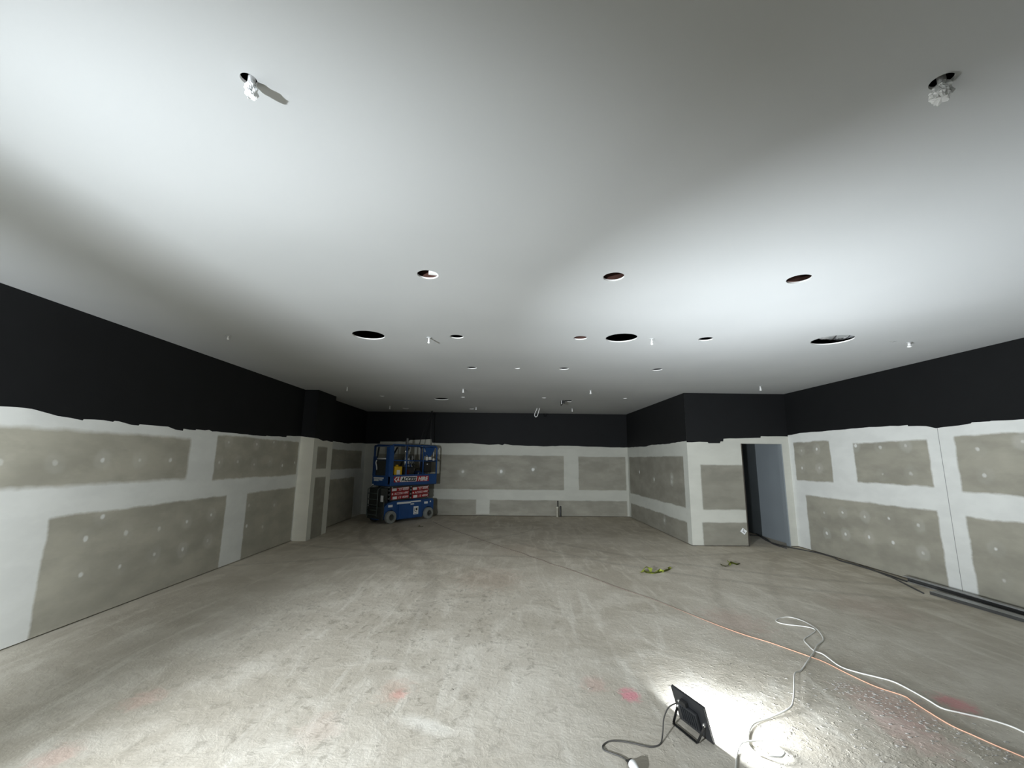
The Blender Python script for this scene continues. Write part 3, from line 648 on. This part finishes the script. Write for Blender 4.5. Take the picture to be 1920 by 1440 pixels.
# ------------------------------------------------------------------ text helper
def text_mesh(s, size, name, mat, parent, M, shear=0.0, bold=.0, width=None):
    cu = bpy.data.curves.new(name, 'FONT'); cu.body = s; cu.size = size; cu.shear = shear; cu.offset = bold; cu.extrude = .0012
    cu.align_x = 'LEFT'; cu.resolution_u = 3
    o = bpy.data.objects.new(name, cu); COL.objects.link(o); bpy.context.view_layer.update()
    me = bpy.data.meshes.new_from_object(o.evaluated_get(bpy.context.evaluated_depsgraph_get()))
    bpy.data.objects.remove(o); bpy.data.curves.remove(cu)
    if width:
        xs = [v.co.x for v in me.vertices]; k = width/max(1e-6, max(xs)-min(xs)); x0 = min(xs)
        for v in me.vertices: v.co.x = (v.co.x-x0)*k
    me.transform(M); me.materials.clear(); me.materials.append(mat); me.name = name
    q = bpy.data.objects.new(name, me); COL.objects.link(q); q.parent = parent; return q
def face_side(x, y, z):   # text plane facing local -y, reading along +x
    return Matrix.Translation((x, y, z)) @ Matrix.Rotation(PI/2, 4, 'X')
def face_end(x, y, z):    # text plane facing local -x, reading along -y
    return Matrix.Translation((x, y, z)) @ Matrix.Rotation(-PI/2, 4, 'Z') @ Matrix.Rotation(PI/2, 4, 'X')

# ------------------------------------------------------------------ scissor lift
LT = thing('scissor_lift', 'blue electric scissor lift with folded scissors parked in the far left corner', 'scissor lift', (-2.954, 11.797, 0), math.radians(52))
LW = .70      # overall width
def arch(cx, r, z, a0, a1, n=10): return [(cx + r*math.cos(a0+(a1-a0)*i/n), z + r*math.sin(a0+(a1-a0)*i/n)) for i in range(n+1)]
body = [(-.24,.13)] + [p for p in arch(0,.185,.16,PI*1.07,-.07*PI)] + [(.22,.075),(1.08,.075)] + [p for p in arch(1.3,.185,.16,PI*1.07,-.07*PI)] + [(1.50,.13),(1.50,.50),(1.46,.55),(.1,.56),(-.1,.50),(-.24,.40)]
mb = MB(); mb.prism(body, 'y', .03, .13); mb.prism(body, 'y', LW-.13, LW-.03); mb.box(-.2, 1.48, .13, LW-.13, .09, .50); mb.box(.25, 1.05, -.015, .03, .10, .50, None, .01)
ch = mb.build('chassis', M_BLUE, LT)
mb = MB(); mb.box(.30, .68, -.02, -.0145, .13, .46, None, .002); mb.box(.71, 1.0, -.02, -.0145, .13, .46, None, .002); mb.build('access_door', M_BLUE, ch)
mb = MB(); mb.box(-.27, -.24, .05, LW-.05, .12, .42, None, .01); mb.box(-.26, -.22, .0, .16, .10, .60, None, .01); mb.build('end_bumper', M_DGREY, LT)
mb = MB()
for z in (.22, .34, .47, .61, .76): mb.tube([(-.30,.2,z),(-.30,LW-.08,z)], .011, 8)
for y in (.2, LW-.08): mb.tube([(-.25,y,.16),(-.30,y,.18),(-.30,y,.86),(-.16,y,.95)], .012, 8)
mb.build('ladder', M_GREENGR, LT)
mb = MB(); mb.box(-.24, -.02, .14, LW-.05, .42, .90, None, .01); mb.build('end_frame', M_DGREY, LT)
def wheel(x, y, out, dark=False):
    R = Matrix.Translation((x, y, .16)) @ Matrix.Rotation(PI/2, 4, 'X')
    mb = MB(); mb.lathe([(.09,-.055),(.145,-.055),(.158,-.045),(.160,-.03),(.160,.03),(.158,.045),(.145,.055),(.09,.055)], 32, R)
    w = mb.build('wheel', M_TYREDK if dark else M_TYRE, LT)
    k = .05 if out < 0 else -.05
    mb = MB(); mb.lathe([(.001,k*.7),(.035,k*.9),(.035,k*1.15),(.05,k*.75),(.09,k*.6),(.092,k*1.08),(.080,k*1.10)], 24, R)
    for i in range(5):
        a = 2*PI*i/5; mb.lathe([(.008,k*.7),(.008,k*1.0),(.001,k*1.0)], 6, R @ Matrix.Translation((.062*math.cos(a), .062*math.sin(a), 0)))
    mb.build('hub', M_DGREY, w)
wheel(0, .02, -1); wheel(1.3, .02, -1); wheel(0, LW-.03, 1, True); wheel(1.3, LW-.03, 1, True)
# folded scissor arms: three levels a side, crossing pairs
zs = [.61, .715, .82, .905]
for y in (.08, LW-.12):
    for i, z in enumerate(zs):
        for sgn in (1, -1):
            mb = MB(); yy = y if sgn > 0 else y+.03
            Mx = Matrix.Translation((.68, yy, z)) @ Matrix.Rotation(-sgn*math.radians(1.7), 4, 'Y')
            mb.box(-.68, .68, -.012, .012, -.036, .036, Mx, .004)
            mb.build('scissor_arm', M_DGREY if sgn > 0 else M_GREENGR, LT)
mb = MB()
for i, z in enumerate(zs):
    for x in (.05, .68, 1.31): mb.tube([(x, .06, z),(x, LW-.06, z)], .018, 10)
mb.build('pivot_pins', M_STEEL, LT)
# decals on the folded arms
def rot_arm(x, z): return Matrix.Translation((x, .060, z)) @ Matrix.Rotation(-math.radians(1.7), 4, 'Y')
for cx in (.02, .72):
    for r, z in enumerate((.612, .717, .822)):
        zz = z + .02; b = MB(); wd = .60
        Mx = Matrix.Translation((cx, .066, zz)) @ Matrix.Rotation(-math.radians(2.6), 4, 'Y')
        b.box(0, wd, -.006, 0, -.045, .045, Mx); dc = b.build('decal', M_RED, LT)
        b = MB()
        if r == 2: b.box(.02, .17, -.0085, -.006, -.03, .036, Mx); b.box(.2, .58, -.0085, -.006, .022, .036, Mx)
        if r == 0: b.box(.05, .19, -.0085, -.006, -.034, .034, Mx)
        if r == 1: b.box(.02, .06, -.0085, -.006, -.02, .02, Mx)
        b.build('decal_block', M_DECALW, dc)
        if r == 1: text_mesh('ACCESS HIRE', .075, 'lettering', M_DECALW, dc, Mx @ face_side(.09, -.0088, -.026), .2, .001, .48)
        else: text_mesh('13 4000', .078, 'lettering', M_DECALW, dc, Mx @ face_side(.24, -.0088, -.034 if r == 2 else -.028), .2, .001, .33)
# platform
mb = MB(); mb.box(-.14, 1.56, 0, LW, .95, 1.0, None, .008); mb.build('deck', M_BLUEDK, LT)
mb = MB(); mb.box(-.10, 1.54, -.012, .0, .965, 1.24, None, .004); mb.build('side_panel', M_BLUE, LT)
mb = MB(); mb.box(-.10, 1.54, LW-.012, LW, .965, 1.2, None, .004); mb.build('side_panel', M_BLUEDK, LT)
mb = MB(); mb.box(-.152, -.14, .02, LW-.02, .965, 1.22, None, .004); mb.build('end_panel', M_BLUE, LT)
mb = MB(); mb.box(1.55, 1.562, .0, LW, .965, 1.2, None, .004); mb.build('end_panel', M_BLUE, LT)
top = 2.03
def rrail(y):
    r = .09; P = [(-.10,y,1.2)] + [(-.10+r-r*math.cos(a), y, top-r+r*math.sin(a)) for a in [PI/2*i/6 for i in range(7)]] + [(1.53-r+r*math.sin(a), y, top-r+r*math.cos(a)) for a in [PI/2*i/6 for i in range(7)]] + [(1.53,y,1.2)]
    m = MB(); m.tube(P, .021, 10); m.tube([(-.10,y,1.62),(1.53,y,1.60)], .015, 8)
    for x in (.42, 1.02): m.tube([(x,y,1.2),(x,y,top)], .018, 8)
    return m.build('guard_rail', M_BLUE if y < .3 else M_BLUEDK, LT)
rrail(-.002); rrail(LW-.01)
mb = MB(); mb.box(-.15, -.02, -.022, .022, 1.2, 2.0, None, .006); mb.box(-.155, -.135, .0, .13, 1.2, 1.97, None, .006); mb.build('corner_post', M_BLUE, LT)
mb = MB(); mb.box(-.155, -.115, LW-.12, LW-.01, 1.2, 1.72, None, .006); mb.tube([(-.13,LW-.03,1.2),(-.13,LW-.03,2.0)], .024, 8); mb.tube([(-.13,LW-.03,2.0),(-.13,0,2.0)], .021, 8); mb.build('corner_post', M_BLUEDK, LT)
mb = MB(); mb.box(-.15, -.13, .15, LW-.14, 1.22, 1.62, None, .004); g = mb.build('entry_gate', M_DGREY, LT)
mb = MB(); mb.tube([(-.165,.14,1.66),(-.165,.50,1.66)], .017, 8); mb.tube(spline([(-.165,.52,1.62),(-.17,.54,1.55),(-.168,.50,1.45),(-.165,.49,1.36)], 4), .014, 8); mb.build('gate_handle', M_WHITE, g)
mb = MB(); mb.tube([(1.53,0,1.62),(1.53,LW-.01,1.62)], .015, 8); mb.build('end_rail', M_BLUEDK, LT)
mb = MB(); mb.tube([(1.53,0,top-.03),(1.53,LW-.01,top-.03)], .02, 8); mb.build('end_rail', M_BLUEDK, LT)
for (x0, x1) in ((.62, .30), (-.0, -.08), (1.05, .75)):  # dark bars slanting along the far rail
    mb = MB(); mb.tube([(x0, LW-.03, 1.98), (x1, LW-.03, 1.45)], .024, 8); mb.build('dark_diagonal_bar', M_DGREY, LT)
# control station at the far end of the near rail
mb = MB(); mb.prism([(1.10,1.99),(1.48,1.99),(1.38,1.80),(1.28,1.70),(1.18,1.80)], 'y', .03, .06); mb.box(1.08, 1.16, .03, .06, 1.74, 1.86); cb = mb.build('control_mount', M_BLUE, LT)
mb = MB(); mb.box(1.12, 1.40, .05, .24, 1.28, 1.60, None, .03); cbx = mb.build('control_box', M_BLKPLA, LT)
mb = MB(); mb.tube([(1.24,.12,1.60),(1.24,.11,1.72)], [.012,.02], 10); mb.build('joystick', M_BLKPLA, cbx)
mb = MB(); mb.box(1.14, 1.21, .026, .03, 1.62, 1.72); mb.box(1.25, 1.35, .026, .03, 1.64, 1.72); mb.box(1.40, 1.47, .026, .03, 1.60, 1.68); mb.box(1.42, 1.45, .026, .03, 1.74, 1.86); mb.build('small_label', M_DECALW, cb)
mb = MB(); mb.box(1.20, 1.24, .046, .05, 1.50, 1.53); mb.build('small_label', M_DECALW, cbx)
# hire company sign on the side panel
Z0 = 1.10
mb = MB(); mb.box(.02, 1.24, -.016, -.012, Z0-.055, Z0+.095); sg = mb.build('hire_sign', M_RED, LT)
mb = MB()
hexa = [(.03,Z0+.02),(.09,Z0+.09),(.20,Z0+.09),(.22,Z0+.07),(.12,Z0+.07),(.06,Z0+.02),(.12,Z0-.03),(.14,Z0-.05),(.09,Z0-.05)]
mb.prism(hexa, 'y', -.019, -.016); mb.build('emblem', M_DECALW, sg)
text_mesh('A', .13, 'lettering', M_DECALW, sg, face_side(.105, -.0175, Z0-.025), .25, .006)
mb = MB(); mb.prism([(.235,Z0-.05),(.22,Z0-.03),(.245,Z0+.08),(.26,Z0+.09),(.80,Z0+.09),(.815,Z0+.07),(.79,Z0-.04),(.775,Z0-.05)], 'y', -.0185, -.016); mb.build('name_panel', M_DECALW, sg)
text_mesh('ACCESS', .145, 'lettering', M_DECALK, sg, face_side(.26, -.020, Z0-.032), .22, .006, .52)
text_mesh('HIRE', .145, 'lettering', M_DECALW, sg, face_side(.85, -.0175, Z0-.032), .22, .007, .36)
# small white decals
mb = MB()
for (x0, x1, z0, z1) in ((.16,.62,.475,.525),(.62,.98,.495,.53),(.62,.74,.435,.465)): mb.box(x0, x1, -.0225, -.0195, z0, z1)
for k in range(9): mb.box(.18+k*.048, .205+k*.048, -.0235, -.0225, .485, .515)
mb.build('maker_stripe', M_DECALW, LT)
mb = MB(); mb.box(.73, .90, -.0235, -.0195, .17, .38); wl = mb.build('warning_label', M_DECALW, LT)
mb = MB(); mb.prism([(.79,.31),(.86,.35),(.865,.28),(.83,.27)], 'y', -.0255, -.0235); mb.tube([(.77,-.024,.33),(.76,-.024,.26),(.80,-.024,.235),(.84,-.024,.25)], .007, 6); mb.box(.755,.875,-.0255,-.0235,.19,.20); mb.build('pictogram', M_DECALK, wl)
for (x0, x1, z0, z1) in ((-.08,.06,.41,.47),(1.15,1.28,.42,.48),(1.36,1.40,.45,.49)):
    mb = MB(); mb.box(x0, x1, .0265, .03, z0, z1); mb.build('small_label', M_DECALW, LT)
mb = MB(); mb.box(-.2635, -.2600, .01, .12, .56, .72); mb.build('small_label', M_DECALW, LT)
mb = MB(); mb.box(-.158, -.1535, LW-.10, LW-.02, .955, .99); mb.build('small_label', M_DECALW, LT)
dl = MB(); dl.box(-.157, -.153, .19, .62, 1.13, 1.17); dl.box(-.157, -.153, .40, .60, 1.07, 1.12); dl.box(-.157, -.153, .24, .37, 1.09, 1.12); dl.build('end_label', M_DECALW, LT)

# things carried in the platform
R52 = math.radians(52); LM = Matrix.Translation((-2.954, 11.797, 0)) @ Matrix.Rotation(R52, 4, 'Z')
def on_deck(x, y, z=1.001): return tuple(LM @ Vector((x, y, z)))
t = thing('jerry_can', 'yellow plastic container with a white label standing in the scissor lift platform', 'container', on_deck(.21, .13), R52)
mb = MB(); mb.box(-.135, .135, -.08, .08, 0, .46, None, .03); mb.box(-.04, .04, -.02, .02, .46, .50, None, .01); mb.build('container_body', M_YELLOW, t)
mb = MB(); mb.box(-.06, .05, -.084, -.08, .10, .36); mb.build('paper_label', M_DECALW, t)
mb = MB(); mb.lathe([(.03,.46),(.03,.50),(.001,.50)], 16, Matrix.Translation((.09,0,0))); mb.build('cap', M_BLKPLA, t)
t = thing('tool_bag', 'dark tool bag with maroon side standing in the lift platform beside the yellow container', 'bag', on_deck(.60, .16), R52)
mb = MB(); mb.box(-.17, .17, -.1, .1, 0, .44, None, .04); mb.build('bag_body', M_BLKPLA, t)
mb = MB(); mb.box(-.13, -.02, -.106, -.098, .06, .36, None, .003); mb.build('pocket', M_REDBR, t)
mb = MB(); mb.tube(spline([(-.1,0,.43),(-.08,0,.5),(.08,0,.5),(.1,0,.43)], 4), .012, 8); mb.build('handle', M_BLUEDK, t)
t = thing('tool_box', 'dark blue tool box standing in the lift platform under the control box', 'tool box', on_deck(1.27, .50), R52)
mb = MB(); mb.box(-.2, .2, -.12, .12, 0, .32, None, .02); mb.build('box_body', M_BLUEDK, t)
mb = MB(); mb.box(-.1, -.06, -.126, -.12, .2, .27); mb.box(.06, .1, -.126, -.12, .2, .27); mb.build('latch', M_STEEL, t)
mb = MB(); mb.tube([(-.1,0,.32),(-.08,0,.37),(.08,0,.37),(.1,0,.32)], .012, 8); mb.build('handle', M_BLKPLA, t)
t = thing('extension_pole', 'pair of bright metal poles standing upright in the scissor lift', 'pole', on_deck(.70, .40), R52)
mb = MB(); mb.tube([(0,0,0),(0,0,1.17)], .016, 12); mb.build('outer_pole', M_CHROME, t)
mb = MB(); mb.tube([(.09,.03,0),(.075,.03,1.24)], .028, 12); mb.build('sleeve_pole', M_STEEL, t)
mb = MB(); mb.lathe([(.02,.82),(.03,.83),(.03,.90),(.02,.91)], 14); mb.build('clamp', M_CHROME, t)
t = thing('cable_bundle', 'tangled grey cable and wrapping bundled inside the lift rails', 'cable bundle', on_deck(.90, .40, 1.37), R52)
rnd = random.Random(4)
for j in range(4):
    mb = MB(); mb.tube(spline([(rnd.uniform(-.13,.13), rnd.uniform(-.08,.08), rnd.uniform(-.1,.42)) for i in range(9)], 5), .012, 6); mb.build('cable_coil', [M_BLKPLA, M_STEEL, M_GREENGR, M_DECALW][j], t)
mb = MB(); mb.tube(spline([(-.03,.0,-.355),(.02,0,-.2),(0,0,0)], 4), .014, 8); mb.build('cable_tail', M_BLKPLA, t)

# ------------------------------------------------------------------ lights
def point(name, loc, power, col, r=.05):
    l = bpy.data.lights.new(name, 'POINT'); l.energy = power; l.color = col; l.shadow_soft_size = r
    o = bpy.data.objects.new(name, l); COL.objects.link(o); o.location = loc; return o
def area(name, M, sx, sy, power, col, spread=PI):
    l = bpy.data.lights.new(name, 'AREA'); l.shape = 'RECTANGLE'; l.size = sx; l.size_y = sy; l.energy = power; l.color = col; l.spread = spread
    o = bpy.data.objects.new(name, l); COL.objects.link(o); o.matrix_world = M; return o
COOL = (.90, .965, 1.03)
# area light facing along local -Z: build a matrix whose -Z is the lamp's facing direction
def facing(pos, n, up=Vector((0,0,1))):
    n = n.normalized(); z = -n; x = up.cross(z).normalized(); y = z.cross(x)
    return Matrix(((x.x,y.x,z.x,pos.x),(x.y,y.y,z.y,pos.y),(x.z,y.z,z.z,pos.z),(0,0,0,1)))
def spot(name, loc, target, power, col, ang, blend, r=.03):
    l = bpy.data.lights.new(name, 'SPOT'); l.energy = power; l.color = col; l.spot_size = ang; l.spot_blend = blend; l.shadow_soft_size = r
    o = bpy.data.objects.new(name, l); COL.objects.link(o)
    o.matrix_world = facing(Vector(loc), Vector(target)-Vector(loc)); return o
nf = Vector((math.cos(yaw)*math.cos(tilt), math.sin(yaw)*math.cos(tilt), math.sin(tilt)))
ctr = Vector((1.225,3.047,.004)) + Matrix.Rotation(yaw,4,'Z') @ (T @ Vector((.006,0,.108)))
area('floodlight_beam', facing(ctr, nf), .25, .19, P_FLOOD, COOL)

if P_CEILFILL: area('added_ceiling_fill', facing(ctr + nf*.05, (Vector((3.4,4.2,3.1))-ctr)), .11, .05, P_CEILFILL, COOL, 1.9)  # extra light added in front of the lamp to brighten the ceiling
# twin-head work light on a tripod behind the camera
S = Vector((-2.80, -.60, 0)); ZS = ZS_
t = thing('tripod_work_light', 'twin-head work light on a tripod behind the camera position', 'work light', S)
mb = MB(); mb.tube([(0,0,.5),(0,0,ZS-.02)], .014, 10); mb.build('pole', M_STEEL, t)
for k in range(3):
    a = 2*PI*k/3 + .5; mb = MB(); mb.tube([(0,0,.75),(.42*math.cos(a),.42*math.sin(a),.01)], .011, 8); mb.build('leg', M_STEEL, t)
for s in (-1, 1):
    mb = MB(); mb.box(*sorted((s*GAP, s*(GAP+.02))), -.17, .17, ZS-.13, ZS+.13, Matrix.Rotation((TW if s > 0 else -TWL), 4, 'Z'), .005); hd = mb.build('lamp_head', M_LAMPBLK, t)
Rr = Matrix.Rotation(TW, 3, 'Z'); Rl = Matrix.Rotation(-TWL, 3, 'Z')
point('work_light_right', S + Rr @ Vector((GAP+.02+D0, .0, 0)) + Vector((0,0,ZS)), P_RIGHT, COOL, RAD)
point('work_light_left', S + Rl @ Vector((-GAP-.02-D0, .0, 0)) + Vector((0,0,ZS)), P_LEFT, COOL, RAD)

if P_SPOT: spot('work_light_ceiling_spot', S + Rr @ Vector((GAP+.02+D0, .0, 0)) + Vector((0,0,ZS)), SPOT_AIM, P_SPOT, COOL, SPOT_ANG, 1.0)  # spot added in the right head, aimed to brighten the far ceiling
if P_FLOORSPOT: spot('work_light_floor_spot', S + Rr @ Vector((GAP+.02+D0, .0, 0)) + Vector((0,0,ZS)), (-.7, 4.6, 0), P_FLOORSPOT, COOL, 1.4, 1.0)  # second spot added in the same head to brighten the floor
if P_WALLSPOT: spot('work_light_wall_spot', S + Rl @ Vector((-GAP-.02-D0, .0, 0)) + Vector((0,0,ZS)), (LX, 3.6, 1.1), P_WALLSPOT, COOL, 1.8, 1.0)  # spot added in the left head to brighten the left wall
if P_WIN: area('shopfront_daylight', facing(Vector((1.0, YR+.05, 1.5)), Vector((0,1,0))), 7.0, 2.2, P_WIN, COOL)

w = bpy.data.worlds.new('World'); bpy.context.scene.world = w; w.use_nodes = True
w.node_tree.nodes['Background'].inputs[0].default_value = (.6,.65,.7,1); w.node_tree.nodes['Background'].inputs[1].default_value = .02

# ------------------------------------------------------------------ camera
F_, P_, Y_, R_, h_ = 817.5267, .1723, .0135, .0103, 1.6618
fw = Vector((math.sin(Y_)*math.cos(P_), math.cos(Y_)*math.cos(P_), math.sin(P_)))
rt = Vector((math.cos(Y_), -math.sin(Y_), 0)); up = rt.cross(fw)
a = rt*math.cos(R_) + up*math.sin(R_); b = -rt*math.sin(R_) + up*math.cos(R_)
cam = bpy.data.cameras.new('Camera'); cam.sensor_width = 36; cam.sensor_fit = 'HORIZONTAL'; cam.lens = F_/1920*36; cam.clip_start = .02; cam.clip_end = 100
co = bpy.data.objects.new('Camera', cam); COL.objects.link(co)
co.matrix_world = Matrix(((a.x,b.x,-fw.x,0),(a.y,b.y,-fw.y,0),(a.z,b.z,-fw.z,h_),(0,0,0,1)))
sc = bpy.context.scene; sc.camera = co
sc.view_settings.view_transform = 'Standard'; sc.view_settings.look = 'None'; sc.view_settings.exposure = EXPO; sc.view_settings.gamma = GAMMA
sc.cycles.max_bounces = 10; sc.cycles.diffuse_bounces = 6; sc.cycles.use_denoising = True
